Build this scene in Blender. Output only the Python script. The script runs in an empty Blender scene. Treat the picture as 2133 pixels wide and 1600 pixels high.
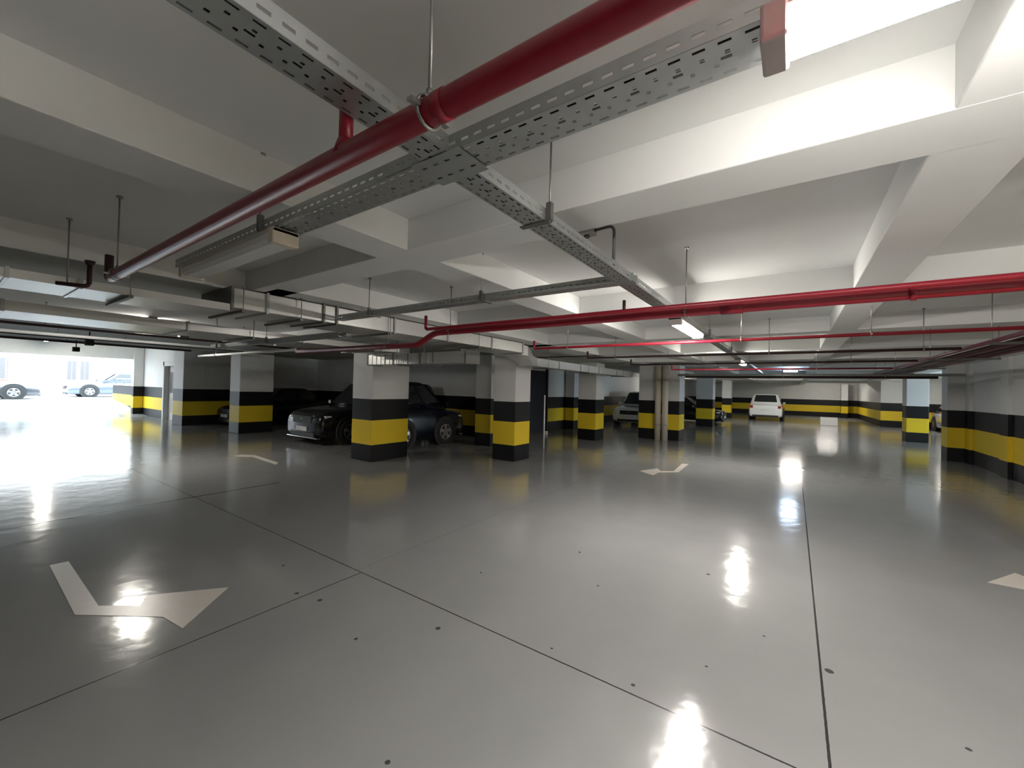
import bpy, bmesh, math, random
from mathutils import Vector, Matrix
random.seed(4)
C = bpy.context.scene.collection
sc = bpy.context.scene
PI = math.pi
# ------------------------------------------------------------------ camera
cam_d = bpy.data.cameras.new('camera'); cam = bpy.data.objects.new('camera', cam_d); C.objects.link(cam)
YAW, PITCH, ROLL = math.radians(34.67), math.radians(.673), math.radians(1.352)
fw = Vector((-math.sin(YAW)*math.cos(PITCH), math.cos(YAW)*math.cos(PITCH), math.sin(PITCH)))
rt = Vector((math.cos(YAW), math.sin(YAW), 0)); up = rt.cross(fw)
r_ = rt*math.cos(ROLL)+up*math.sin(ROLL); u_ = -rt*math.sin(ROLL)+up*math.cos(ROLL)
M = Matrix(((r_.x, u_.x, -fw.x, 0), (r_.y, u_.y, -fw.y, 0), (r_.z, u_.z, -fw.z, 1.6), (0, 0, 0, 1)))
cam.matrix_world = M
cam_d.sensor_width = 36; cam_d.sensor_fit = 'HORIZONTAL'; cam_d.lens = 848.4/2133*36
cam_d.clip_start = .02; cam_d.clip_end = 300
sc.camera = cam
# ------------------------------------------------------------------ light and exposure
W = bpy.data.worlds.new('sky'); sc.world = W; W.use_nodes = True
bg = W.node_tree.nodes['Background']; bg.inputs[0].default_value = (.72, .88, 1, 1); bg.inputs[1].default_value = 4.2
sc.view_settings.view_transform = 'Standard'; sc.view_settings.look = 'None'
sc.view_settings.exposure = 1.55; sc.view_settings.gamma = 1
sc.view_settings.use_curve_mapping = False
TUBE = 60.0          # radiance of the lit fluorescent diffusers

# ------------------------------------------------------------------ materials
def new(name):
    m = bpy.data.materials.new(name); m.use_nodes = True
    return m, m.node_tree.nodes, m.node_tree.links, m.node_tree.nodes['Principled BSDF']
def mat(name, col, rough=.6, metal=0, var=0.06, scale=6, bump=0, coat=0, spec=None):
    m, N, L, b = new(name)
    t = N.new('ShaderNodeTexCoord'); n = N.new('ShaderNodeTexNoise'); n.inputs['Scale'].default_value = scale
    n.inputs['Detail'].default_value = 5
    L.new(t.outputs['Object'], n.inputs['Vector'])
    mx = N.new('ShaderNodeMixRGB'); mx.blend_type = 'MIX'
    mx.inputs[1].default_value = (*[c*(1-var) for c in col], 1); mx.inputs[2].default_value = (*[min(1, c*(1+var)) for c in col], 1)
    L.new(n.outputs['Fac'], mx.inputs[0]); L.new(mx.outputs[0], b.inputs['Base Color'])
    b.inputs['Roughness'].default_value = rough; b.inputs['Metallic'].default_value = metal
    if coat: b.inputs['Coat Weight'].default_value = coat; b.inputs['Coat Roughness'].default_value = .05
    if spec is not None: b.inputs['Specular IOR Level'].default_value = spec
    if bump:
        bp = N.new('ShaderNodeBump'); bp.inputs['Strength'].default_value = bump; bp.inputs['Distance'].default_value = .01
        L.new(n.outputs['Fac'], bp.inputs['Height']); L.new(bp.outputs[0], b.inputs['Normal'])
    return m
def emit(name, col, s):
    m, N, L, b = new(name)
    b.inputs['Base Color'].default_value = (.9, .9, .9, 1)
    b.inputs['Emission Color'].default_value = (*col, 1); b.inputs['Emission Strength'].default_value = s
    return m
def banded():
    m, N, L, b = new('painted_bands')
    g = N.new('ShaderNodeNewGeometry'); s = N.new('ShaderNodeSeparateXYZ'); L.new(g.outputs['Position'], s.inputs[0])
    n = N.new('ShaderNodeTexNoise'); n.inputs['Scale'].default_value = 2.2; n.inputs['Detail'].default_value = 4
    L.new(g.outputs['Position'], n.inputs['Vector'])
    d = N.new('ShaderNodeMath'); d.operation = 'DIVIDE'; d.inputs[1].default_value = 3; L.new(s.outputs[2], d.inputs[0])
    r = N.new('ShaderNodeValToRGB'); e = r.color_ramp; e.interpolation = 'CONSTANT'
    e.elements[0].position = 0; e.elements[0].color = (.006, .006, .008, 1)
    e.elements[1].position = .345/3; e.elements[1].color = (.78, .56, .025, 1)
    for p, c in ((.86/3, (.006, .006, .008, 1)), (1.31/3, (.70, .70, .69, 1))):
        q = e.elements.new(p); q.color = c
    L.new(d.outputs[0], r.inputs[0])
    mx = N.new('ShaderNodeMixRGB'); mx.blend_type = 'MULTIPLY'; mx.inputs[0].default_value = .14
    L.new(r.outputs[0], mx.inputs[1]); L.new(n.outputs['Fac'], mx.inputs[2]); L.new(mx.outputs[0], b.inputs['Base Color'])
    b.inputs['Roughness'].default_value = .5
    b.inputs['Specular IOR Level'].default_value = .3
    return m
def floor_mat():
    m, N, L, b = new('grey_epoxy_floor')
    g = N.new('ShaderNodeNewGeometry'); s = N.new('ShaderNodeSeparateXYZ'); L.new(g.outputs['Position'], s.inputs[0])
    def math_(op, a, bb=None, c=None):
        q = N.new('ShaderNodeMath'); q.operation = op
        for i, v in enumerate((a, bb, c)):
            if v is None: continue
            if isinstance(v, (int, float)): q.inputs[i].default_value = v
            else: L.new(v, q.inputs[i])
        return q.outputs[0]
    X, Y = s.outputs[0], s.outputs[1]
    n1 = N.new('ShaderNodeTexNoise'); n1.inputs['Scale'].default_value = .9; n1.inputs['Detail'].default_value = 6
    L.new(g.outputs['Position'], n1.inputs['Vector'])
    n2 = N.new('ShaderNodeTexNoise'); n2.inputs['Scale'].default_value = 26; n2.inputs['Detail'].default_value = 3
    L.new(g.outputs['Position'], n2.inputs['Vector'])
    wob = math_('MULTIPLY', math_('SUBTRACT', n2.outputs['Fac'], .5), .004)
    def line(c, p, hw):   # |c-p|<hw
        return math_('LESS_THAN', math_('ABSOLUTE', math_('ADD', math_('SUBTRACT', c, p), wob)), hw)
    def gate(c, lo, hi): return math_('MULTIPLY', math_('GREATER_THAN', c, lo), math_('LESS_THAN', c, hi))
    dark = math_('MULTIPLY', line(Y, 2.17, .005), gate(X, -22, 3.6))
    dark = math_('MAXIMUM', dark, math_('MULTIPLY', line(X, .15, .006), gate(Y, -12, 30)))
    dark = math_('MAXIMUM', dark, math_('MULTIPLY', line(X, -3.02, .005), gate(Y, -12, 2.17)))
    dark = math_('MAXIMUM', dark, math_('MULTIPLY', line(X, -6.8, .018), gate(Y, -12, 3.3)))
    faint = math_('MULTIPLY', line(X, -3.09, .004), gate(Y, 2.17, 14))
    spots = [(-1.92, 1.98, .017), (-2.87, 1.71, .017), (.19, 3.04, .022), (-.6, 3.99, .016), (-1.3, 3.19, .011), (-1.72, 3.73, .012), (-2.25, 1.59, .013), (-3.1, 1.66, .016), (-3.67, 1.84, .014), (-1.4, 1.16, .012), (-.7, 2.24, .011), (-1.21, 2.25, .009), (-.4, 2.65, .009), (-.14, 3.21, .009), (-2.21, 2.79, .01), (.68, 2.76, .011), (-.33, 2.15, .009)]
    sp = None
    for x, y, r in spots:
        c = N.new('ShaderNodeVectorMath'); c.operation = 'DISTANCE'; L.new(g.outputs['Position'], c.inputs[0]); c.inputs[1].default_value = (x, y, 0)
        q = math_('LESS_THAN', math_('ADD', c.outputs['Value'], math_('MULTIPLY', wob, 2.5)), r)
        sp = q if sp is None else math_('MAXIMUM', sp, q)
    base = N.new('ShaderNodeMixRGB'); base.inputs[1].default_value = (.225, .23, .232, 1); base.inputs[2].default_value = (.285, .286, .283, 1)
    L.new(n1.outputs['Fac'], base.inputs[0])
    m1 = N.new('ShaderNodeMixRGB'); L.new(base.outputs[0], m1.inputs[1]); m1.inputs[2].default_value = (.03, .03, .03, 1); L.new(dark, m1.inputs[0])
    m2 = N.new('ShaderNodeMixRGB'); L.new(m1.outputs[0], m2.inputs[1]); m2.inputs[2].default_value = (.12, .12, .12, 1); L.new(math_('MULTIPLY', faint, .6), m2.inputs[0])
    m3 = N.new('ShaderNodeMixRGB'); L.new(m2.outputs[0], m3.inputs[1]); m3.inputs[2].default_value = (.035, .035, .033, 1); L.new(math_('MULTIPLY', sp, .9), m3.inputs[0])
    L.new(m3.outputs[0], b.inputs['Base Color'])
    rr = math_('ADD', .085, math_('MULTIPLY', n1.outputs['Fac'], .10)); L.new(rr, b.inputs['Roughness'])
    b.inputs['Specular IOR Level'].default_value = .52
    n3 = N.new('ShaderNodeTexNoise'); n3.inputs['Scale'].default_value = 3.5; n3.inputs['Detail'].default_value = 3
    L.new(g.outputs['Position'], n3.inputs['Vector'])
    hh = math_('ADD', math_('MULTIPLY', n3.outputs['Fac'], 1.0), math_('MULTIPLY', n2.outputs['Fac'], .06))
    bp = N.new('ShaderNodeBump'); bp.inputs['Strength'].default_value = .28; bp.inputs['Distance'].default_value = .012
    L.new(hh, bp.inputs['Height']); L.new(bp.outputs[0], b.inputs['Normal'])
    return m
def facade_mat():
    m, N, L, b = new('pale_plaster')
    t = N.new('ShaderNodeTexCoord'); br = N.new('ShaderNodeTexBrick')
    br.inputs['Color1'].default_value = (.78, .72, .68, 1); br.inputs['Color2'].default_value = (.82, .77, .73, 1); br.inputs['Mortar'].default_value = (.7, .66, .63, 1)
    br.inputs['Scale'].default_value = 1.6; L.new(t.outputs['Object'], br.inputs['Vector']); L.new(br.outputs[0], b.inputs['Base Color'])
    b.inputs['Roughness'].default_value = .8
    return m
def brick_mat():
    m, N, L, b = new('red_brick')
    t = N.new('ShaderNodeTexCoord'); mp = N.new('ShaderNodeMapping'); mp.inputs['Rotation'].default_value = (0, PI/2, 0)
    br = N.new('ShaderNodeTexBrick')
    br.inputs['Color1'].default_value = (.23, .09, .07, 1); br.inputs['Color2'].default_value = (.30, .13, .10, 1); br.inputs['Mortar'].default_value = (.35, .32, .3, 1)
    br.inputs['Scale'].default_value = 5; L.new(t.outputs['Object'], mp.inputs[0]); L.new(mp.outputs[0], br.inputs['Vector']); L.new(br.outputs[0], b.inputs['Base Color'])
    b.inputs['Roughness'].default_value = .85
    return m
m_band = banded(); m_floor = floor_mat(); m_fac = facade_mat(); m_brick = brick_mat()
m_ceil = mat('white_ceiling_paint', (.67, .68, .665), .75, var=.04, scale=3, bump=.15)
m_wht = mat('white_wall_paint', (.72, .73, .73), .6)
m_galv = mat('galvanized_steel', (.40, .42, .415), .34, .7, var=.14, scale=14)
m_duct = mat('galvanized_duct', (.60, .60, .58), .34, .45, var=.10, scale=4, bump=.1)
m_ductd = mat('duct_flange_steel', (.16, .16, .15), .5, .6)
m_red = mat('red_pipe_paint', (.25, .008, .022), .36, var=.08, scale=20)
m_dkr = mat('dark_sprinkler_iron', (.045, .018, .02), .45, .2)
m_pur = mat('dull_purple_red_paint', (.11, .03, .05), .4)
m_rod = mat('threaded_rod_zinc', (.32, .32, .30), .4, .8)
m_blk = mat('black_rubber', (.02, .02, .02), .7)
m_grey = mat('grey_housing', (.42, .38, .36), .55)
m_beige = mat('beige_end_cap', (.58, .52, .42), .6)
m_off = mat('unlit_diffuser', (.62, .64, .62), .18, var=.02)
m_lit = emit('lit_diffuser', (1, .945, .885), TUBE)
m_lit2 = emit('lit_lamp_far', (1, .95, .86), TUBE)
m_cool = emit('cool_diffuser', (.62, .78, 1), 34)
m_line = mat('white_floor_paint', (.62, .58, .53), .28, var=.08, scale=12)
m_pvc = mat('beige_pvc_pipe', (.60, .55, .45), .5)
m_cond = mat('grey_conduit', (.10, .10, .10), .5)
m_door = mat('light_grey_door', (.55, .55, .54), .5)
m_navy = mat('navy_door_paint', (.008, .012, .03), .55)
m_conc = mat('outdoor_paving', (.50, .50, .49), .8, var=.1)
m_glass = mat('dark_glass', (.012, .014, .016), .06, spec=.8)
m_wgl = mat('house_window_glass', (.10, .09, .09), .3)
m_frame = mat('house_window_frame', (.22, .20, .20), .6)
m_tyre = mat('tyre_rubber', (.018, .018, .018), .8)
m_rim = mat('alloy_rim', (.55, .55, .55), .3, .8)
m_chr = mat('chrome_trim', (.75, .75, .75), .15, 1)
m_lamp = mat('headlight_lens', (.70, .72, .75), .12, .3)
m_tail = mat('tail_lamp_lens', (.30, .01, .01), .2)
m_plate = mat('number_plate', (.62, .62, .60), .5)
m_cblack = mat('black_car_paint', (.006, .006, .007), .22, 0, coat=.35, spec=.3)
m_cnavy = mat('navy_car_paint', (.004, .005, .011), .25, 0, coat=.3, spec=.3)
m_cgrey = mat('graphite_car_paint', (.06, .06, .075), .25, 0, coat=1)
m_cblue = mat('steel_blue_car_paint', (.10, .115, .15), .25, 0, coat=1)
m_cwhite = mat('white_car_paint', (.74, .74, .73), .22, 0, coat=1)
m_trimb = mat('black_plastic_trim', (.02, .02, .02), .55)
m_box = mat('white_carton', (.68, .64, .60), .7)

# ------------------------------------------------------------------ mesh helpers
class MB:
    def __init__(s): s.bm = bmesh.new()
    def box(s, x0, x1, y0, y1, z0, z1, T=None):
        v = [s.bm.verts.new((x, y, z)) for z in (z0, z1) for x, y in ((x0, y0), (x1, y0), (x1, y1), (x0, y1))]
        for f in ((3, 2, 1, 0), (4, 5, 6, 7), (0, 1, 5, 4), (1, 2, 6, 5), (2, 3, 7, 6), (3, 0, 4, 7)):
            s.bm.faces.new([v[i] for i in f])
        if T is not None: bmesh.ops.transform(s.bm, matrix=T, verts=v)
        return s
    def quad(s, *p):
        s.bm.faces.new([s.bm.verts.new(q) for q in p]); return s
    def tube(s, pts, r, seg=12, cap=True, smooth=True):
        pts = [Vector(p) for p in pts]; rings = []
        rr = r if isinstance(r, (list, tuple)) else [r]*len(pts)
        for i, p in enumerate(pts):
            a = pts[max(0, i-1)]; b = pts[min(len(pts)-1, i+1)]
            d = (b-a).normalized()
            h = Vector((0, 0, 1)) if abs(d.z) < .9 else Vector((1, 0, 0))
            n1 = d.cross(h).normalized(); n2 = d.cross(n1)
            rings.append([s.bm.verts.new(p+(n1*math.cos(2*PI*k/seg)+n2*math.sin(2*PI*k/seg))*rr[i]) for k in range(seg)])
        for a, b in zip(rings, rings[1:]):
            for k in range(seg):
                f = s.bm.faces.new((a[k], a[(k+1) % seg], b[(k+1) % seg], b[k])); f.smooth = smooth
        if cap:
            s.bm.faces.new(rings[0][::-1]); s.bm.faces.new(rings[-1])
        return s
    def prism(s, poly, z0, z1):
        a = [s.bm.verts.new((x, y, z0)) for x, y in poly]; b = [s.bm.verts.new((x, y, z1)) for x, y in poly]
        s.bm.faces.new(a[::-1]); s.bm.faces.new(b); n = len(poly)
        for i in range(n): s.bm.faces.new((a[i], a[(i+1) % n], b[(i+1) % n], b[i]))
        return s
    def loft(s, rings, close=True, cap=True, smooth=True):
        R = [[s.bm.verts.new(p) for p in r] for r in rings]; n = len(R[0])
        for a, b in zip(R, R[1:]):
            for k in range(n if close else n-1):
                f = s.bm.faces.new((a[k], a[(k+1) % n], b[(k+1) % n], b[k])); f.smooth = smooth
        if cap: s.bm.faces.new(R[0][::-1]); s.bm.faces.new(R[-1])
        return s
    def plate(s, o, du, dv, L, rows):
        """perforated sheet: rows = [(v0, v1, None) or (v0, v1, (period, slot, phase))]"""
        o, du, dv = Vector(o), Vector(du), Vector(dv)
        def q(u0, u1, v0, v1): s.quad(o+du*u0+dv*v0, o+du*u1+dv*v0, o+du*u1+dv*v1, o+du*u0+dv*v1)
        for v0, v1, h in rows:
            if h is None: q(0, L, v0, v1); continue
            per, sl, ph = h; u = 0; k = 0
            while True:
                a = ph+k*per
                if a >= L-sl: break
                q(u, a, v0, v1); u = a+sl; k += 1
            q(u, L, v0, v1)
        return s
    def build(s, name, m, parent=None, bevel=0, solid=0, recalc=True):
        if recalc: bmesh.ops.recalc_face_normals(s.bm, faces=s.bm.faces)
        me = bpy.data.meshes.new(name); s.bm.to_mesh(me); s.bm.free()
        me.materials.append(m)
        o = bpy.data.objects.new(name, me); C.objects.link(o)
        if parent is not None: o.parent = parent
        if solid:
            d = o.modifiers.new('thickness', 'SOLIDIFY'); d.thickness = solid; d.offset = 0
        if bevel:
            d = o.modifiers.new('bevel', 'BEVEL'); d.width = bevel; d.segments = 2; d.limit_method = 'ANGLE'
        return o
def thing(name, label, cat, loc=(0, 0, 0), rz=0, group=None):
    o = bpy.data.objects.new(name, None); C.objects.link(o); o.location = loc; o.rotation_euler = (0, 0, rz)
    o.empty_display_size = .1
    return tag(o, label, cat, group)
def tag(o, label, cat, group=None):
    o['label'] = label; o['category'] = cat
    if group: o['group'] = group
    return o
def struct(o, label=None):
    o['kind'] = 'structure'
    if label: o['label'] = label
    return o
def kids(o): return [c for c in bpy.data.objects if c.parent == o]
def dup(root, loc, rz=None, label=None, skip=()):
    r = root.copy(); C.objects.link(r); r.location = loc
    if rz is not None: r.rotation_euler = (0, 0, rz)
    if label: r['label'] = label
    for ch in kids(root):
        if ch.name.split('.')[0] in skip: continue
        c = ch.copy(); C.objects.link(c); c.parent = r
        for g in kids(ch):
            d = g.copy(); C.objects.link(d); d.parent = c
    return r

# ------------------------------------------------------------------ setting
SOF, SLAB = 2.5, 2.705
f = MB().box(-23.5, 9, -14, 41, -.3, 0)
struct(f.build('floor', m_floor), 'polished grey epoxy floor with thin dark joints')
# ramp up to the street
rp = MB(); rp.loft([[(-23.5, -14, 0), (-23.5, 5.72, 0), (-23.5, 5.72, -.3), (-23.5, -14, -.3)], [(-29, -14, .55), (-29, 5.72, .55), (-29, 5.72, .25), (-29, -14, .25)]], smooth=False)
struct(rp.build('trim_1', m_floor), 'grey ramp rising to the street')
struct(MB().box(-60, -29, -30, 40, .2, .55).build('trim_2', m_conc), 'sunlit paving outside the entrance')
# coffered ceiling: slab and crossing beams in one casting
ce = MB()
ce.box(-17.5, 9, -14, 41, SLAB, SLAB+.5)
ce.box(-24.8, -17.5, -14, 41, 3.05, 3.2)
ce.box(-17.6, -17.3, -14, 5.7, 2.66, SLAB+.4)
for x0, x1, y0, y1 in ((-6.0, -4.5, -14, 1.9), (-6.0, -4.05, 1.9, 41), (-2.43, -2.11, -14, 41), (.40, .69, -14, 41), (3.3, 3.7, -14, 16), (3.5, 3.9, 16, 30), (-8.2, -7.8, 10.3, 41),):
    ce.box(x0, x1, y0, y1, SOF+(.001 if x0 > -5 else 0), SLAB+.01)
for y0, y1 in ((-8.5, -8.2), (-6.0, -5.7), (-3.45, -3.15), (-.86, -.55), (1.80, 2.10), (4.42, 4.72), (7.07, 7.37), (9.70, 10.0), (12.4, 12.7), (15.0, 15.3), (17.7, 18.0), (21.6, 22.0), (25, 25.4), (29.8, 30.2), (35, 35.4)):
    ce.box(-10.8 if y0 in (-8.5, -3.45, 4.42, 9.70) else -6.0, 9, y0, y1, SOF, SLAB+.01)
struct(ce.build('ceiling', m_ceil, bevel=.006), 'white painted concrete ceiling with crossing beams')
# walls
def wall(name, x0, x1, y0, y1, z0=0, z1=SLAB+.1, m=m_band, label=None): return struct(MB().box(x0, x1, y0, y1, z0, z1).build(name, m), label)
w = MB().box(3.65, 3.9, -14, 15.5, 0, SLAB+.1)
for y in (12.55, 14.75): w.box(3.59, 3.65, y, y+.42, 0, SLAB+.1)
w.box(3.28, 3.9, 15.1, 15.6, 0, SLAB+.1)
struct(w.build('wall_right', m_band), 'right wall with white, black and yellow bands and pilasters')
wall('wall_far_right', 8.5, 8.8, 21, 30)
struct(MB().box(9, 40, 0, 40, -.3, -.01).build('trim_3', m_conc), 'daylit paving outside the right aisle')
wall('wall_rear_right', 4.15, 8.8, 30, 30.3)
wall('wall_side_right', 3.95, 4.15, 30, 40.2)
wall('wall_back', -8.0, 4.2, 40.2, 40.5)
wall('wall_inner', -8.1, -7.85, 10.4, 40.2)
wall('wall_bay_back', -18.0, -7.85, 10.3, 10.55)
wall('wall_bay_side', -18.25, -18.0, 5.5, 10.4, z1=3.1)
wall('wall_near_aisle', 3.9, 8.8, 15.5, 15.7)
wl = MB().box(-24.4, -21.55, 5.7, 5.95, 0, 3.1).box(-19.75, -18.0, 5.7, 5.95, 0, 3.1).box(-21.55, -19.75, 5.7, 5.95, 2.38, 3.1)
struct(wl.build('wall_left', m_band), 'daylit banded wall beside the vehicle entrance')
lin = MB().box(-24.75, -24.4, -14, 5.95, 2.52, 3.2).box(-24.75, -24.4, -14, -1.0, -.3, 2.52)
struct(lin.build('wall_entrance', m_wht), 'white lintel and wall around the vehicle entrance')
wall('wall_ramp', -29.5, -24.75, 5.7, 5.95, 0, 1.36, label='low banded wall along the ramp')
wall('wall_south', -24.6, 3.9, -14.2, -14, -.1, SLAB+.1)
# service door with recess
d = struct(MB().box(-21.5, -19.8, 5.84, 5.90, 0, 2.36).build('door_1', m_door), 'pale grey double service door in the daylit wall')
for x0, x1 in ((-21.55, -21.42), (-19.87, -19.75)): MB().box(x0, x1, 5.66, 5.84, 0, 2.38).build('door_frame', m_door, d)
MB().box(-21.55, -19.75, 5.66, 5.84, 2.2, 2.39).build('door_frame', m_door, d)
for x0, x1 in ((-21.2, -20.8), (-20.5, -20.1)):
    MB().box(x0, x1, 5.81, 5.84, 1.1, 1.95).build('door_window', m_wgl, d)
    MB().box(x0, x1, 5.825, 5.84, .3, .9).build('door_panel', m_grey, d)
MB().tube([(-20.68, 5.80, .95), (-20.68, 5.80, 1.25)], .014, 8).build('door_handle', m_chr, d)
d2 = struct(MB().box(-7.84, -7.80, 12.0, 13.6, 0, 2.3).build('door_2', m_navy), 'navy steel door in the inner wall')
for y0, y1 in ((11.92, 12.0), (13.6, 13.68)): MB().box(-7.85, -7.76, y0, y1, 0, 2.38).build('door_frame', m_navy, d2)
MB().box(-7.80, -7.74, 13.4, 13.46, 1.0, 1.04).build('door_handle', m_chr, d2)

# ------------------------------------------------------------------ columns
def column(x0, x1, y0, y1, label, group='banded concrete columns'):
    o = MB().box(0, x1-x0, 0, y1-y0, 0, 3.06 if x1 < -17 else SOF+.02).build('concrete_column', m_band, bevel=.012)
    o.location = (x0, y0, 0); return tag(o, label, 'column', group)
column(-7.92, -7.23, 5.34, 6.32, 'broad banded column between the black SUV and the navy car, nearest column')
column(-5.62, -5.02, 7.40, 8.02, 'banded column standing alone just right of the broad nearest column')
column(-5.83, -5.20, 12.28, 12.95, 'banded column seen midway, left of the beige downpipes')
column(-4.45, -3.10, 14.25, 15.0, 'wide banded column behind the twin beige downpipes')
column(-3.95, -3.20, 21.7, 22.4, 'banded column with bluish white top, right of the beige downpipes')
column(-3.95, -3.4, 30.5, 31.1, 'small distant banded column left of the white car')
column(-14.86, -14.15, 5.6, 6.6, 'banded column left of the parked black SUV')
column(-19.0, -17.98, 5.30, 5.98, 'banded column at the corner beside the service door')
column(3.42, 4.02, 20.6, 21.3, 'banded bluish column right of the far white wall')
column(-24.55, -24.25, 5.35, 5.69, 'slim banded post at the inner jamb of the entrance')
column(-7.4, -6.85, 8.9, 9.4, 'shaded banded column half hidden left of the lone column')
column(2.95, 3.35, 39.2, 39.9, 'grey far corner column against the end wall')
column(-7.75, -7.2, 16.8, 17.5, 'distant banded column in the dark left bays')
column(-7.8, -7.4, 15.2, 15.8, 'dim banded pier along the dark inner wall')

# ------------------------------------------------------------------ hanger rods
def rod(parent, x, y, z0, z1=SLAB, r=.0045, plate=True):
    b = MB().tube([(x, y, z0), (x, y, z1)], r, 8)
    if plate: b.tube([(x, y, z1-.012), (x, y, z1)], .016, 8)
    return b.build('hanger_rod', m_rod, parent)
# ------------------------------------------------------------------ cable trays
def tray(label, axis, a0, a1, c, z, w=.11, h=.052, rods=(), group='perforated cable trays'):
    """axis 'x' or 'y': run along it from a0 to a1, centred on c; underside at z"""
    t = thing('cable_tray', label, 'cable tray', (0, 0, 0), 0, group)
    L = a1-a0
    D = {'x': (Vector((1, 0, 0)), Vector((0, 1, 0))), 'y': (Vector((0, 1, 0)), Vector((-1, 0, 0)))}[axis]
    du, dv = D; o = du*a0 + (Vector((0, c, z)) if axis == 'x' else Vector((c, 0, z))) - dv*(w/2)
    k = w/.11
    rows = [(0, .010*k, None), (.010*k, .017*k, (.05, .026, .01)), (.017*k, .036*k, None), (.036*k, .045*k, (.05, .010, .02)), (.045*k, .050*k, None),
            (.050*k, .058*k, (.10, .022, .06)), (.058*k, .064*k, None), (.064*k, .073*k, (.05, .010, .045)), (.073*k, .093*k, None), (.093*k, .100*k, (.05, .026, .01)), (.100*k, w, None)]
    b = MB().plate(o, du, dv, L, rows); b.build('tray_base', m_galv, t, solid=.0015)
    up_ = Vector((0, 0, 1))
    srow = [(0, .018, None), (.018, .027, (.05, .028, .01)), (.027, h, None)]
    for s in (0, w):
        MB().plate(o+dv*s, du, up_, L, srow).build('side_rail', m_galv, t, solid=.0015)
        e = .008 if s == 0 else -.008
        MB().plate(o+dv*s+up_*h, du, dv*(1 if s == 0 else -1), L, [(0, .009, None)]).build('rail_lip', m_galv, t, solid=.002)
    # joint plates every 3 m
    n = int(L//3)
    for i in range(1, n+1):
        p = o+du*(3*i-.9)
        for s in (-.002, w+.002):
            MB().plate(p+dv*s+up_*.004, du, up_, .18, [(0, .018, None), (.018, .027, (.03, .009, .008)), (.027, h-.006, None)]).build('joint_plate', m_galv, t, solid=.002)
    for q in rods:
        x, y = (q, c) if axis == 'x' else (c, q)
        off = .07
        if axis == 'x': y -= off
        else: x += off
        rod(t, x, y, z-.01)
        b = MB()
        if axis == 'x': b.box(x-.015, x+.015, c-.075, c+.075, z-.007, z-.002).box(x-.012, x+.012, y-.012, y+.012, z-.002, z+.075)
        else: b.box(c-.075, c+.075, y-.015, y+.015, z-.007, z-.002).box(x-.012, x+.012, y-.012, y+.012, z-.002, z+.075)
        b.build('hanger_clamp', m_ductd, t)
    return t
tray('long perforated tray running from overhead to the far end, carrying the lit tube lights', 'y', -2.0, 22, -.945, 2.33, rods=(1.52, 5.6, 7.8, 11.2))
tray('perforated tray crossing overhead, unlit tube at its left and bright tube at its right', 'x', -3.3, 3.4, .975, 2.331, w=.125, rods=(-2.12, 2.4))
tray('narrow perforated tray branching left beyond the sensor pipe toward the duct', 'x', -4.24, -.87, 2.66, 2.325, w=.09, rods=(-2.12, -3.6))
tray('short lower perforated tray passing beneath the flanged duct at the left', 'x', -7.6, -4.1, 2.62, 2.13, w=.09, rods=(-5.7, -7.3))
jp = MB().plate((-1.05, .90, 2.3265), (1, 0, 0), (0, 1, 0), .21, [(0, .03, None), (.03, .04, (.05, .02, .02)), (.04, .10, None), (.10, .11, (.05, .02, .02)), (.11, .15, None)])
tag(jp.build('tray_junction_plate', m_galv, solid=.0018), 'small perforated plate where the two overhead trays cross', 'plate')
# black cables added in the two overhead trays so their slots look dark
def cable(label, pts, r): return tag(MB().tube(pts, r, 10).build('slot_darkening_cable', m_blk), label, 'cable', 'cables added to darken the tray slots')
cable('thick black cable added to darken the slots of the long overhead tray, left of its pair', [(-.975, y, 2.3445+.002*(i % 2)) for i, y in enumerate([-1.9+.8*k for k in range(30)])], .0125)
cable('black cable added to darken the slots of the long overhead tray, right of its pair', [(-.935+.006*math.sin(y), y, 2.344) for y in [-1.9+.8*k for k in range(30)]], .0115)
cable('black cable added to darken the slots of the crossing tray toward the bright tube', [(-.80, .95, 2.345), (.2, .96, 2.344), (1.4, .95, 2.345), (3.3, .96, 2.344)], .012)
# ------------------------------------------------------------------ tube lights
def tube_light(label, axis, p0, p1, c, ztop, lit, m=m_lit, w=.12, cap=m_grey):
    L = p1-p0
    t = thing('tube_light', label, 'ceiling light', (p0, c, ztop) if axis == 'x' else (c, p0, ztop), 0 if axis == 'x' else PI/2, 'tube lights')
    MB().box(0, L, -w/2, w/2, -.022, 0).build('housing', m_grey, t, bevel=.004)
    for a in (0, L-.045): MB().box(a, a+.045, -w/2-.002, w/2+.002, -.072, -.0005).build('end_cap', cap, t, bevel=.006)
    ring = [(-w/2+.003, -.022), (-w/2+.004, -.05), (-w/2+.02, -.068), (w/2-.02, -.068), (w/2-.004, -.05), (w/2-.003, -.022)]
    MB().loft([[(a, y, z) for y, z in ring] for a in (.045, L-.045)], smooth=False).build('diffuser', m, t)
    return t
tube_light('brightly lit tube light on the tray at the top right', 'x', -.06, 1.14, .918, 2.322, True, w=.105)
tube_light('unseen lit tube light added at the right end of the crossing tray beyond the frame', 'x', 2.0, 3.2, .955, 2.322, True)  # unseen lamp added to brighten the right side of the ceiling
tube_light('unlit tube light with beige end cap under the left part of the crossing tray', 'x', -3.18, -1.97, .955, 2.322, False, m_off, cap=m_beige)
tube_light('lit tube light under the long tray beside the red main pipe', 'y', 4.08, 5.26, -.945, 2.322, True)
tube_light('second lit tube light down the long tray, small and far', 'y', 9.45, 10.65, -.945, 2.322, True, m_lit2)
tube_light('small cool white tube light hanging beyond the second tray light', 'x', -.35, .15, 17.4, 2.50, True, m_cool)
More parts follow.
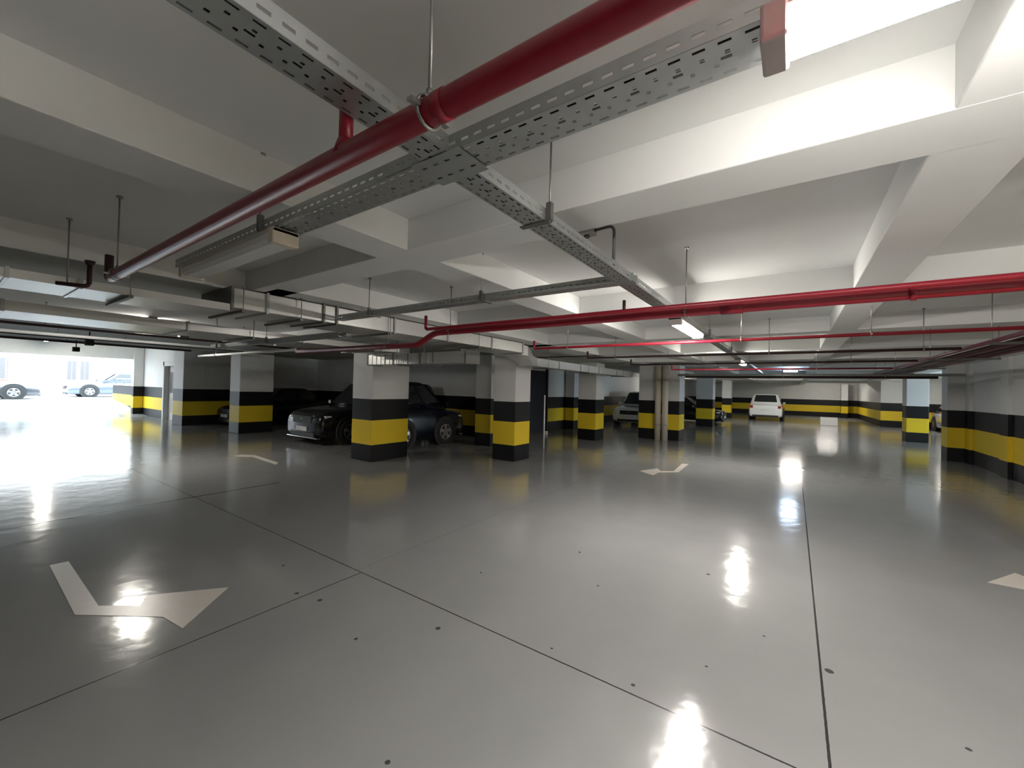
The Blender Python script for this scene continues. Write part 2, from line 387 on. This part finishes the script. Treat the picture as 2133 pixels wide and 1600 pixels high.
for q in (-.25, .05): rod(bpy.data.objects['tube_light.005'], .35+q, 0, 0, .206)
tube_light('lit tube light over the driving lane left of the ducts', 'x', -10.2, -9.2, 2.26, 2.700, True, m_lit2)
tube_light('lit tube light under the lintel by the vehicle entrance', 'x', -23.2, -22.0, 2.6, 3.04, True, m_lit2)
tube_light('lit tube light over the lane before the white car', 'x', -.55, .55, 26.4, 2.700, True, m_lit2)
tube_light('lit tube light added over the far corner to brighten the end wall', 'x', 1.4, 2.6, 36.5, 2.700, True, m_lit2)  # extra lamp put in so the end wall comes out brighter
tube_light('lit tube light added in the right aisle to brighten the walls behind the bluish column', 'y', 26.2, 27.4, 5.8, 2.700, True, m_lit2)  # added lamp that lifts the rear right walls
tube_light('lit tube light in the far left passage', 'y', 26.2, 27.4, -5.9, 2.50, True, m_lit2)

# ------------------------------------------------------------------ pipes
def bent(pts, r, n=5):
    """polyline with rounded corners"""
    P = [Vector(p) for p in pts]; out = [P[0]]
    for a, b, c in zip(P, P[1:], P[2:]):
        d1 = (a-b).normalized(); d2 = (c-b).normalized(); k = r
        s, e = b+d1*k, b+d2*k
        for i in range(n+1):
            t = i/n; out.append(s*(1-t)**2+b*2*t*(1-t)+e*t*t)
    out.append(P[-1]); return out
def clamp(t, p, axis, r, rodtop=SLAB):
    b = MB()
    pts = []
    for k in range(17):
        a = 2*PI*k/16
        q = (0, math.cos(a)*(r+.003), math.sin(a)*(r+.003)) if axis == 'x' else (math.cos(a)*(r+.003), 0, math.sin(a)*(r+.003))
        pts.append(Vector(p)+Vector(q))
    b.tube(pts, .0045, 6)
    if axis == 'x': b.box(p[0]-.008, p[0]+.008, p[1]-r-.026, p[1]-r, p[2]-.004, p[2]+.004).box(p[0]-.008, p[0]+.008, p[1]+r, p[1]+r+.026, p[2]-.004, p[2]+.004)
    b.tube([(p[0], p[1], p[2]+r), (p[0], p[1], p[2]+r+.02)], .009, 6)
    b.build('pipe_clamp', m_rod, t)
    rod(t, p[0], p[1], p[2]+r, rodtop)
GP = 'sprinkler pipes'
t = thing('sprinkler_pipe', 'thick dark red pipe crossing close overhead below both trays', 'pipe', group=GP)
MB().tube([(-3.47, .65, 2.232), (3.4, .65, 2.232)], .031, 20).build('pipe', m_red, t)
MB().tube([(-.672, .65, 2.232), (-.64, .65, 2.232)], .0328, 20).build('coupling', m_red, t)
MB().tube([(-1.028, .65, 2.24), (-1.028, .65, 2.40)], .019, 14).build('branch_pipe', m_red, t)
MB().tube([(-1.028, .65, 2.232), (-1.028, .65, 2.275)], [.034, .022], 14).build('branch_tee', m_red, t)
MB().tube(bent([(-3.45, .65, 2.232), (-3.555, .65, 2.232), (-3.555, .65, 2.38)], .03), .022, 14).build('upturned_end', m_dkr, t)
clamp(t, (-.70, .65, 2.232), 'x', .0335); clamp(t, (-3.36, .65, 2.232), 'x', .0335); clamp(t, (2.2, .65, 2.232), 'x', .0335)
t = thing('sprinkler_riser', 'short dark sprinkler riser beside the left end of the near red pipe', 'sprinkler', group=GP)
MB().tube(bent([(-4.15, .50, 2.25), (-4.09, .65, 2.25), (-4.09, .65, 2.42)], .03), .014, 12).build('pipe', m_dkr, t)
MB().tube([(-4.09, .65, 2.40), (-4.09, .65, 2.43)], [.02, .03], 12).build('sprinkler_head', m_dkr, t)
rod(t, -4.13, .55, 2.25)
# main red pipe
t = thing('sprinkler_main', 'bright red main pipe crossing the view at mid depth, stepping down at its left', 'pipe', group=GP)
MB().tube(bent([(3.5, 3.27, 2.21), (-3.33, 3.27, 2.21), (-3.62, 3.27, 2.085), (-6.3, 3.27, 2.10)], .07), .034, 18).build('pipe', m_red, t)
MB().tube([(-.44, 3.27, 2.21), (-.30, 3.27, 2.21)], .041, 18).build('coupling', m_red, t)
MB().tube([(.55, 3.27, 2.21), (.58, 3.27, 2.21)], .041, 18).build('coupling', m_red, t)
for x in (-3.1, -.68, 1.0): clamp(t, (x, 3.27, 2.21), 'x', .034)
clamp(t, (-4.15, 3.27, 2.09), 'x', .034)
t = thing('sprinkler_pipe', 'thinner red pipe running just behind and above the red main', 'pipe', group=GP)
MB().tube(bent([(3.5, 3.05, 2.215), (-3.25, 3.05, 2.215), (-3.25, 3.05, 2.36)], .03), .017, 12).build('pipe', m_red, t)
MB().tube([(-1.08, 3.05, 2.20), (-1.08, 3.05, 2.30)], .012, 10).build('branch_pipe', m_dkr, t)
def thin(label, y, z, x0, x1, m=m_dkr, r=.018, rods=(), ends=True):
    t = thing('sprinkler_pipe', label, 'pipe', group=GP)
    p = [(x0, y, z), (x1, y, z)]
    if ends: p = bent([(x0, y, z+.12), (x0, y, z), (x1, y, z)], .03)
    MB().tube(p, r, 10).build('pipe', m, t)
    for x in rods: clamp(t, (x, y, z), 'x', r)
    return t
thin('thin red pipe with upturned end, first beyond the red main', 5.3, 2.22, -3.27, 1.62, m_red, rods=(-2.7, -.5, .62))
thin('thin dark pipe with upturned end, second beyond the red main', 6.95, 2.20, -3.13, 1.62, rods=(-2.6, -.3, 1.3))
thin('thin dark pipe third beyond the red main', 9.0, 2.20, -3.0, 1.62, rods=(-2.2, .8))
thin('thin red pipe fourth beyond the red main', 11.0, 2.19, -2.6, 1.62, m_red, rods=(-1.8, .4))
thin('pale reflective pipe crossing far down the hall', 12.6, 2.12, -2.8, 3.0, m_galv, .03, rods=(-.25,), ends=False)
thin('dark pipe crossing farthest down the hall', 14.6, 2.14, -3.0, 3.0, m_dkr, .04, rods=(-.25, 2.0), ends=False)
thin('white pipe stepping left from the red main over the parked cars', 3.35, 2.14, -10.5, -6.5, m_wht, .022, rods=(-9.6,), ends=False)
# bundle along the right wall
t = thing('pipe_bundle', 'bundle of dark red and purple pipes running along the right wall', 'pipe')
for x, z, r, m in ((1.72, 2.22, .022, m_pur), (1.86, 2.215, .018, m_dkr), (1.98, 2.22, .026, m_pur), (2.12, 2.22, .022, m_dkr), (2.26, 2.22, .026, m_pur)):
    MB().tube([(x, 5.0, z), (x, 14.4, z)], r, 12).build('pipe', m, t)
for y in (6.2, 8.5, 11, 13.4):
    MB().box(1.64, 2.36, y-.02, y+.02, 2.165, 2.19).build('pipe_support', m_ductd, t)
    for x in (1.66, 2.34): rod(t, x, y, 2.16)

# ------------------------------------------------------------------ ducts
GD = 'galvanized ventilation ducts'
t = thing('air_duct', 'galvanized box duct with a bright flanged side running under the ceiling at the left', 'duct', group=GD)
MB().box(-5.0, -4.32, 1.62, 6.6, 2.30, 2.485).build('duct_body', m_duct, t, bevel=.004)
for y in (1.62, 1.93, 2.52, 2.68, 3.5, 4.5, 5.6, 6.58):
    MB().box(-5.02, -4.30, y-.012, y+.012, 2.285, 2.495).build('flange', m_ductd if y in (1.62, 2.52, 2.68) else m_galv, t)
for y in (1.70, 2.25, 3.4, 5.2):
    MB().box(-5.06, -4.26, y-.015, y+.015, 2.262, 2.284).build('duct_support', m_ductd, t); rod(t, -4.275, y, 2.265, SOF)
t = thing('cable_duct', 'flat galvanized cable duct catching light in a long bright strip at the far left', 'duct', group=GD)
MB().box(-4.86, -4.30, -3, 1.6, 2.262, 2.325).build('duct_body', m_duct, t)
for y in (-1, .3, .64): MB().box(-4.88, -4.285, y-.01, y+.01, 2.255, 2.333).build('flange', m_galv, t)
for y in (-1.2, .9):
    MB().box(-4.92, -4.22, y-.015, y+.015, 2.235, 2.256).build('duct_support', m_ductd, t); rod(t, -4.235, y, 2.24, SOF)
t = thing('air_duct', 'wide pale duct running parallel behind the bright flanged duct', 'duct', group=GD)
MB().box(-6.85, -6.0, -3, 5.0, 2.215, 2.31).build('duct_body', m_duct, t, bevel=.004)
for y in (-1, .4, 1.8, 3.2, 4.6): MB().box(-6.87, -5.98, y-.012, y+.012, 2.205, 2.32).build('flange', m_galv, t)
for y in (0, 2.5, 4.4):
    MB().box(-6.9, -5.93, y-.015, y+.015, 2.185, 2.206).build('duct_support', m_ductd, t); rod(t, -5.945, y, 2.19, SOF)
t = thing('air_duct', 'galvanized duct with ribbed bright face crossing in front of the nearest column', 'duct', group=GD)
MB().box(-6.75, -4.25, 4.86, 5.18, 1.995, 2.185).build('duct_body', m_duct, t, bevel=.004)
for i in range(15): MB().box(-6.74+i*.125, -6.728+i*.125, 4.852, 4.86, 2.0, 2.18).build('rib', m_ductd if i % 5 == 4 else m_duct, t)
for x in (-6.75, -6.0, -5.3, -4.26): MB().box(x-.012, x+.012, 4.845, 5.195, 1.985, 2.195).build('flange', m_ductd, t)
for x in (-5.85, -5.16): MB().box(x-.015, x+.015, 4.80, 5.24, 1.965, 1.985).build('duct_support', m_ductd, t); rod(t, x, 4.815, 1.97, SOF)
t = thing('air_duct', 'duct elbow and straight run passing above the lone column into the distance', 'duct', group=GD)
MB().loft([[(x, y, z) for x, z in ((-a, z0), (-b, z0), (-b, z1), (-a, z1))] for a, b, y, z0, z1 in ((5.0, 4.4, 6.65, 2.28, 2.47), (4.95, 4.4, 6.9, 2.27, 2.46), (4.9, 4.5, 7.15, 2.2, 2.40), (4.9, 4.55, 7.35, 2.1, 2.3), (4.9, 4.6, 7.6, 2.1, 2.28), (4.9, 4.6, 14.0, 2.1, 2.28))], smooth=False).build('duct_body', m_duct, t)
for y in (7.4, 8.6, 9.8, 11, 12.4): MB().box(-4.92, -4.58, y-.012, y+.012, 2.09, 2.29).build('flange', m_galv, t)
for y in (8.0, 10.2, 12.9): MB().box(-4.96, -4.54, y-.015, y+.015, 2.07, 2.089).build('duct_support', m_ductd, t); rod(t, -4.55, y, 2.075, SOF)
# thin services crossing the far left ceiling
def lane_pipe(label, pts, r, m, rods=()):
    t = thing('service_pipe', label, 'pipe', group='pipes over the driving lane')
    MB().tube(pts, r, 10).build('pipe', m, t)
    for p in rods: rod(t, p[0], p[1], p[2]+r, SLAB)
    return t
lane_pipe('thin dark pipe over the driving lane beyond the pale duct', [(-9.0, -4, 2.36), (-9.0, 5.2, 2.36)], .02, m_dkr, [(-9, 1, 2.36), (-9, 3.6, 2.36)])
lane_pipe('white pipe over the driving lane before the entrance', [(-11.2, -4, 2.40), (-11.2, 5.2, 2.40)], .03, m_wht, [(-11.2, 1.4, 2.40), (-11.2, 4, 2.40)])
lane_pipe('black pipe over the driving lane close to the entrance', [(-13.0, -4, 2.50), (-13.0, 5.2, 2.50)], .03, m_blk, [(-13, 2.7, 2.50)])
lane_pipe('dark pipe hung nearest to the entrance lintel', [(-17.0, -4, 2.64), (-17.0, 5.2, 2.64)], .03, m_dkr, [(-17, 2.3, 2.64)])
# black speaker-like boxes hung from the ceiling
for i, (x, y, lb) in enumerate(((-9.4, 2.75, 'small black box hung from the ceiling left of the ducts'), (-13.6, 2.2, 'small dark box hung over the driving lane near the entrance'), (-17.1, 2.5, 'farthest small dark box hung by the entrance lintel'))):
    t = thing('junction_box', lb, 'box', (x, y, 2.38))
    MB().box(-.07, .07, -.07, .07, 0, .13).build('box_body', m_blk, t, bevel=.006)
    MB().tube([(0, 0, .13), (0, 0, .326 if x > -17.5 else .67)], .012, 8).build('stem', m_blk, t)
# gas sensor with conduit
t = thing('ceiling_sensor', 'small grey ceiling sensor joined to a dark pipe rising from the long tray', 'sensor')
MB().tube(bent([(-.96, 2.5, 2.39), (-.96, 2.5, 2.665), (-1.12, 2.55, 2.68)], .05), .0095, 12).build('conduit', m_cond, t)
MB().box(-1.215, -1.115, 2.50, 2.59, 2.655, 2.704).build('sensor_box', m_grey, t, bevel=.006)
MB().tube([(-1.17, 2.545, 2.64), (-1.17, 2.545, 2.656)], .02, 12).build('sensor_head', m_cond, t)
# twin beige downpipes before the wide column
for x, lb in ((-3.76, 'left one of two beige downpipes fixed before the wide column'), (-3.53, 'right one of two beige downpipes fixed before the wide column')):
    t = thing('downpipe', lb, 'pipe', (x, 14.12, 0), group='twin beige downpipes')
    MB().tube([(0, 0, 0), (0, 0, 2.48)], .1, 18).build('pipe', m_pvc, t)
    for z in (.5, 2.0): MB().tube([(0, 0, z), (0, 0, z+.04)], .107, 18).build('pipe_bracket', m_grey, t)
o = MB().tube([(0, 0, 0), (0, 0, 1.45)], .02, 10).build('guard_post', m_wht); o.location = (-5.55, 9.6, 0)
tag(o, 'thin white upright post right of the lone column', 'post')

# ------------------------------------------------------------------ floor paint
def arrow(label, poly):
    o = MB().prism(poly, .0005, .0025).build('floor_arrow', m_line); return tag(o, label, 'painted arrow', 'painted floor arrows')
arrow('large white bent arrow painted on the floor at the lower left', [(-5.2, .65), (-5.19, .76), (-4.01, .74), (-3.79, .91), (-3.93, .99), (-3.6, 1.39), (-3.23, .99), (-3.49, .96), (-3.98, .62)])
arrow('white bent arrow painted mid floor before the beige downpipes', [(-2.55, 8.28), (-2.33, 8.80), (-2.2, 8.57), (-1.99, 8.75), (-2.05, 9.79), (-1.92, 9.83), (-1.88, 8.68), (-2.20, 8.36), (-2.2, 8.02)])
arrow('faint white arrow painted before the parked black SUV', [(-9.96, 3.86), (-10.04, 4.04), (-9.79, 4.21), (-8.52, 4.11), (-8.35, 3.98), (-9.56, 4.08), (-9.78, 3.90)])
arrow('white arrow head painted on the floor cut by the right edge', [(1.42, 5.35), (1.71, 5.80), (1.84, 5.62), (2.2, 5.9), (2.32, 5.8), (1.95, 5.52), (2.0, 5.35)])

# ------------------------------------------------------------------ cars
def wheel(parent, x, y, r, side):
    w = MB()
    prof = [(r*.60, -.10), (r*.93, -.10), (r, -.07), (r, .07), (r*.93, .10), (r*.66, .10), (r*.64, .07), (r*.60, .05)]
    rings = []
    for k in range(29):
        a = 2*PI*k/28
        rings.append([(x+px*side, y+pr*math.cos(a), r+pr*math.sin(a)) for pr, px in prof])
    w.loft(rings, close=True, cap=False)
    o = w.build('wheel', m_tyre, parent)
    rim = MB(); rim.tube([(x+.03*side, y, r), (x+.055*side, y, r)], r*.60, 28)
    dark = rim.build('rim_back', m_blk, o)
    sp = MB()
    for k in range(5):
        a = 2*PI*k/5+.3
        c, s_ = math.cos(a), math.sin(a)
        T = Matrix.Translation((x+.07*side, y, r)) @ Matrix(((1, 0, 0, 0), (0, c, -s_, 0), (0, s_, c, 0), (0, 0, 0, 1)))
        sp.box(-.015, .015, 0, r*.58, -.045, .045, T)
    n = 28
    pts = [(x+.07*side, y+r*.58*math.cos(2*PI*k/n), r+r*.58*math.sin(2*PI*k/n)) for k in range(n+1)]
    sp.tube(pts, .018, 8)
    sp.tube([(x+.06*side, y, r), (x+.09*side, y, r)], r*.14, 12)
    sp.build('rim', m_rim, o)
def car(name, label, cat, loc, rz, L, Wd, H, paint, style='suv', group=None, wy=(.19, .79), gh=None):
    """nose towards local -Y, origin on the ground at the middle of the nose"""
    t = thing(name, label, cat, loc, rz, group)
    w = Wd/2; clr = .20 if style == 'suv' else .15
    belt = H*.60 if style == 'suv' else H*.62
    hood = H*.58 if style == 'suv' else H*.56
    r = .35 if style == 'suv' else .33
    st = [(0, .80, clr+.12, hood*.62), (.03, .87, clr+.04, hood*.80), (.12, .93, clr, hood*.88), (.35, .97, clr, hood*.95), (.85, 1, clr, hood*.99), (L*.27, 1, clr, hood*1.03),
          (L*.36, 1, clr, belt), (L*.55, 1, clr, belt*1.01), (L*.78, 1, clr, belt*1.03), (L-.35, .98, clr, belt*1.03), (L-.12, .95, clr+.02, belt*1.0), (L-.03, .90, clr+.08, belt*.93), (L, .84, clr+.15, belt*.75)]
    rings = []
    for y, k, zb, zt in st:
        h = zt-zb; ww = w*k
        half = [(ww*.86, zb), (ww*.96, zb+.05), (ww, zb+h*.30), (ww, zb+h*.62), (ww*.955, zb+h*.86), (ww*.86, zt-.012), (ww*.55, zt)]
        rings.append([(x, y, z) for x, z in half]+[(-x, y, z) for x, z in half[::-1]])
    b = MB().loft(rings); o = b.build('body', paint, t)
    s = o.modifiers.new('smooth', 'SUBSURF'); s.levels = 1; s.render_levels = 2
    # greenhouse
    if style == 'suv': yb0, yt0, yt1, yb1 = L*.26, L*.42, L*.90, L*.985
    else: yb0, yt0, yt1, yb1 = L*.29, L*.45, L*.70, L*.88
    if gh: yb0, yt0, yt1, yb1 = gh
    zb, zt = belt-.06, H; wb, wt = w*.90, w*.70
    def ring(q): # q 0..1 up the greenhouse
        y0 = yb0+(yt0-yb0)*q; y1 = yb1+(yt1-yb1)*q; ww = wb+(wt-wb)*q; z = zb+(zt-zb)*q
        return y0, y1, ww, z
    rr = []
    for q, inset in ((0, 0), (.5, -.012), (.88, -.012), (.97, .03), (1.0, .12)):
        y0, y1, ww, z = ring(q); y0 += inset; y1 -= inset; ww -= inset*.8
        rr.append([(-ww, y0+.12, z), (-ww*.75, y0+.02, z), (0, y0-.02, z), (ww*.75, y0+.02, z), (ww, y0+.12, z), (ww, (y0+y1)/2, z), (ww, y1-.1, z), (ww*.75, y1, z), (0, y1+.02, z), (-ww*.75, y1, z), (-ww, y1-.1, z), (-ww, (y0+y1)/2, z)])
    MB().loft(rr).build('cabin', paint, t)
    def pt(u, q, face):
        y0, y1, ww, z = ring(q); e = .016
        if face == 'front': return ((2*u-1)*ww*.90, y0-e-.015*(1-abs(2*u-1)), z+.004)
        if face == 'rear': return ((2*u-1)*ww*.88, y1+e+.015*(1-abs(2*u-1)), z+.004)
        sx = 1 if face == 'right' else -1
        return (sx*(ww+e+.004), y0+.14+(y1-y0-.26)*u, z)
    for face, nm, u0, u1, q0, q1 in (('front', 'windshield', .02, .98, .14, .90), ('rear', 'rear_window', .05, .95, .30, .88)):
        g = MB(); n = 6
        for i in range(n):
            a, c = u0+(u1-u0)*i/n, u0+(u1-u0)*(i+1)/n
            g.quad(pt(a, q0, face), pt(c, q0, face), pt(c, q1, face), pt(a, q1, face))
        bmesh.ops.remove_doubles(g.bm, verts=g.bm.verts, dist=.0005); g.build(nm, m_glass, t, solid=.008)
    for face in ('left', 'right'):
        for u0, u1 in ((.02, .40), (.43, .74), (.77, .96)) if style == 'suv' else ((.02, .48), (.52, .94)):
            MB().quad(pt(u0, .26, face), pt(u1, .26, face), pt(min(u1, .97), .86, face), pt(max(u0, .04), .86, face)).build('side_window', m_glass, t, solid=.008)
    # wheels and arches
    for y in (L*wy[0], L*wy[1]):
        for sx in (-1, 1):
            MB().tube([(sx*(w-.06), y, r+.01), (sx*(w+.008), y, r+.01)], r+.075, 28).build('wheel_arch', m_trimb, t)
            wheel(t, sx*(w-.075), y, r, sx)
    # front
    fz = clr+(hood-clr)*.62
    for sx in (-1, 1):
        hl = MB().prism([(sx*w*.50, .035), (sx*w*.90, .15), (sx*w*.93, .32), (sx*w*.70, .10), (sx*w*.50, .07)], fz, fz+.10)
        hl.build('headlight', m_lamp, t, bevel=.01)
        MB().box(sx*w*.62-.06, sx*w*.62+.06, .02, .09, clr+.16, clr+.22).build('fog_light', m_lamp, t, bevel=.01)
        MB().box(min(sx*(w-.06), sx*(w+.08)), max(sx*(w-.06), sx*(w+.08)), L*.30, L*.30+.10, belt+.0, belt+.13).build('side_mirror', paint, t, bevel=.02)
        MB().box(sx*w*.80-.08, sx*w*.80+.08, L-.09, L+.002, belt*.78, belt*.93).build('tail_light', m_tail, t, bevel=.01)
    g = MB()
    for k in range(5): g.box(-w*.46, w*.46, -.012, .06, fz-.10+k*.035, fz-.082+k*.035)
    g.box(-w*.48, w*.48, .0, .06, fz-.11, fz+.07); g.build('grille', m_trimb, t)
    MB().tube([(-.055, -.016, fz+.0), (.055, -.016, fz+.0)], .012, 8).build('emblem', m_chr, t)
    MB().box(-w*.62, w*.62, .0, .08, clr+.02, clr+.13).build('lower_bumper', m_trimb, t, bevel=.015)
    MB().box(-w*.80, w*.80, -.012, .10, clr-.01, clr+.02).build('bumper_trim', m_chr, t, bevel=.006)
    MB().box(-.26, .26, -.022, .01, clr+.17, clr+.285).build('number_plate', m_plate, t, bevel=.003)
    MB().box(-.26, .26, L-.01, L+.018, belt*.62, belt*.62+.115).build('number_plate', m_plate, t, bevel=.003)
    MB().box(-w*.75, w*.75, L-.08, L+.012, clr+.03, clr+.16).build('lower_bumper', m_trimb, t, bevel=.015)
    return t
car('parked_suv', 'glossy black SUV parked nose out left of the nearest column', 'car', (-10.68, 5.72, 0), 0, 4.45, 1.86, 1.69, m_cblack)
car('parked_suv', 'dark navy SUV parked nose in, right of the nearest column, one silver wheel showing', 'car', (-8.84, 9.30, 0), PI, 2.78, 1.56, 1.72, m_cnavy, wy=(.32, .86), gh=(.72, 1.5, 2.6, 2.74))
car('parked_car', 'black car with bright chrome nose half hidden behind the second column from the entrance', 'car', (-17.0, 6.25, 0), 0, 3.9, 1.74, 1.42, m_cblack, 'sedan')
car('parked_suv', 'white SUV parked at the far end of the hall, tail towards the viewer', 'car', (-1.42, 33.9, 0), PI, 4.5, 1.82, 1.66, m_cwhite)
car('parked_car', 'black car nose peeking out beside the bluish topped column', 'car', (-2.95, 24.0, 0), PI/2, 4.2, 1.75, 1.40, m_cblack, 'sedan')
car('parked_suv', 'white car partly visible between the dim bays, left of the wide column', 'car', (-6.2, 18.4, 0), 0, 4.3, 1.75, 1.60, m_cwhite)
car('parked_car', 'light car barely visible past the right column', 'car', (6.6, 25.2, 0), 0, 4.2, 1.75, 1.45, m_cwhite, 'sedan')
car('street_car', 'grey blue sedan out on the street seen side on, wheel to the viewer', 'car', (-33.9, 4.55, .55), 0, 4.6, 1.8, 1.45, m_cblue, 'sedan')
car('street_car', 'dark graphite car out on the street cut by the left edge', 'car', (-30.9, 3.3, .55), PI, 4.6, 1.8, 1.35, m_cgrey, 'sedan')

o = MB().box(0, .75, 0, .5, 0, .42).build('carton', m_box, bevel=.01); o.location = (1.25, 28.4, 0)
tag(o, 'white carton on the floor before the far end wall', 'box')
o = MB().box(0, .12, 0, .1, 0, .12).build('carton', m_box, bevel=.01); o.location = (-7.3, 12.6, 0.0)
tag(o, 'tiny white carton on the floor by the navy door', 'box')

# ------------------------------------------------------------------ outside
t = thing('handrail', 'metal handrail on the low wall beside the ramp', 'railing')
for x in (-24.95, -26.5, -28, -29.4):
    MB().tube([(x, 5.82, 1.36), (x, 5.82, 1.64)], .022, 10).build('rail_post', m_cond, t)
MB().tube([(-24.9, 5.82, 1.64), (-29.45, 5.82, 1.64)], .022, 10).build('top_rail', m_wht, t)
b = thing('house', 'pale house front with shuttered windows across the street', 'building')
MB().box(-46.4, -46, -24, 34, .54, 14).build('front_wall', m_fac, b)
for y in (6.25, 6.95, 10.2, 12.8):
    fr = MB().box(-46.0, -45.94, y, y+.56, 1.45, 3.0).build('window', m_frame, b)
    MB().box(-45.95, -45.93, y+.05, y+.26, 1.5, 2.95).box(-45.95, -45.93, y+.30, y+.51, 1.5, 2.95).build('pane', m_wgl, fr)
MB().box(-46, -45.8, 10.6, 34, 1.5, 1.7).build('ledge', m_frame, b)
MB().box(-46, -45.6, -24, 34, 4.6, 4.8).build('ledge', m_frame, b)
b = thing('brick_building', 'red brick building corner at the far left beyond the entrance', 'building')
MB().box(-45.9, -45, -9, 3.62, .54, 3.45).build('front_wall', m_brick, b)
for y in (-1.5, .6, 2.3):
    fr = MB().box(-45, -44.95, y, y+1.0, 1.4, 3.0).build('window', m_frame, b)
    MB().box(-44.95, -44.93, y+.08, y+.92, 1.5, 2.9).build('pane', m_wgl, fr)
t = thing('street_pole', 'thin street pole standing outside the entrance', 'pole', (-30.6, 3.78, .54))
MB().tube([(0, 0, 0), (0, 0, 6)], .05, 10).build('pole', m_grey, t)
MB().tube([(0, 0, 0), (0, 0, .3)], .09, 12).build('base', m_grey, t)
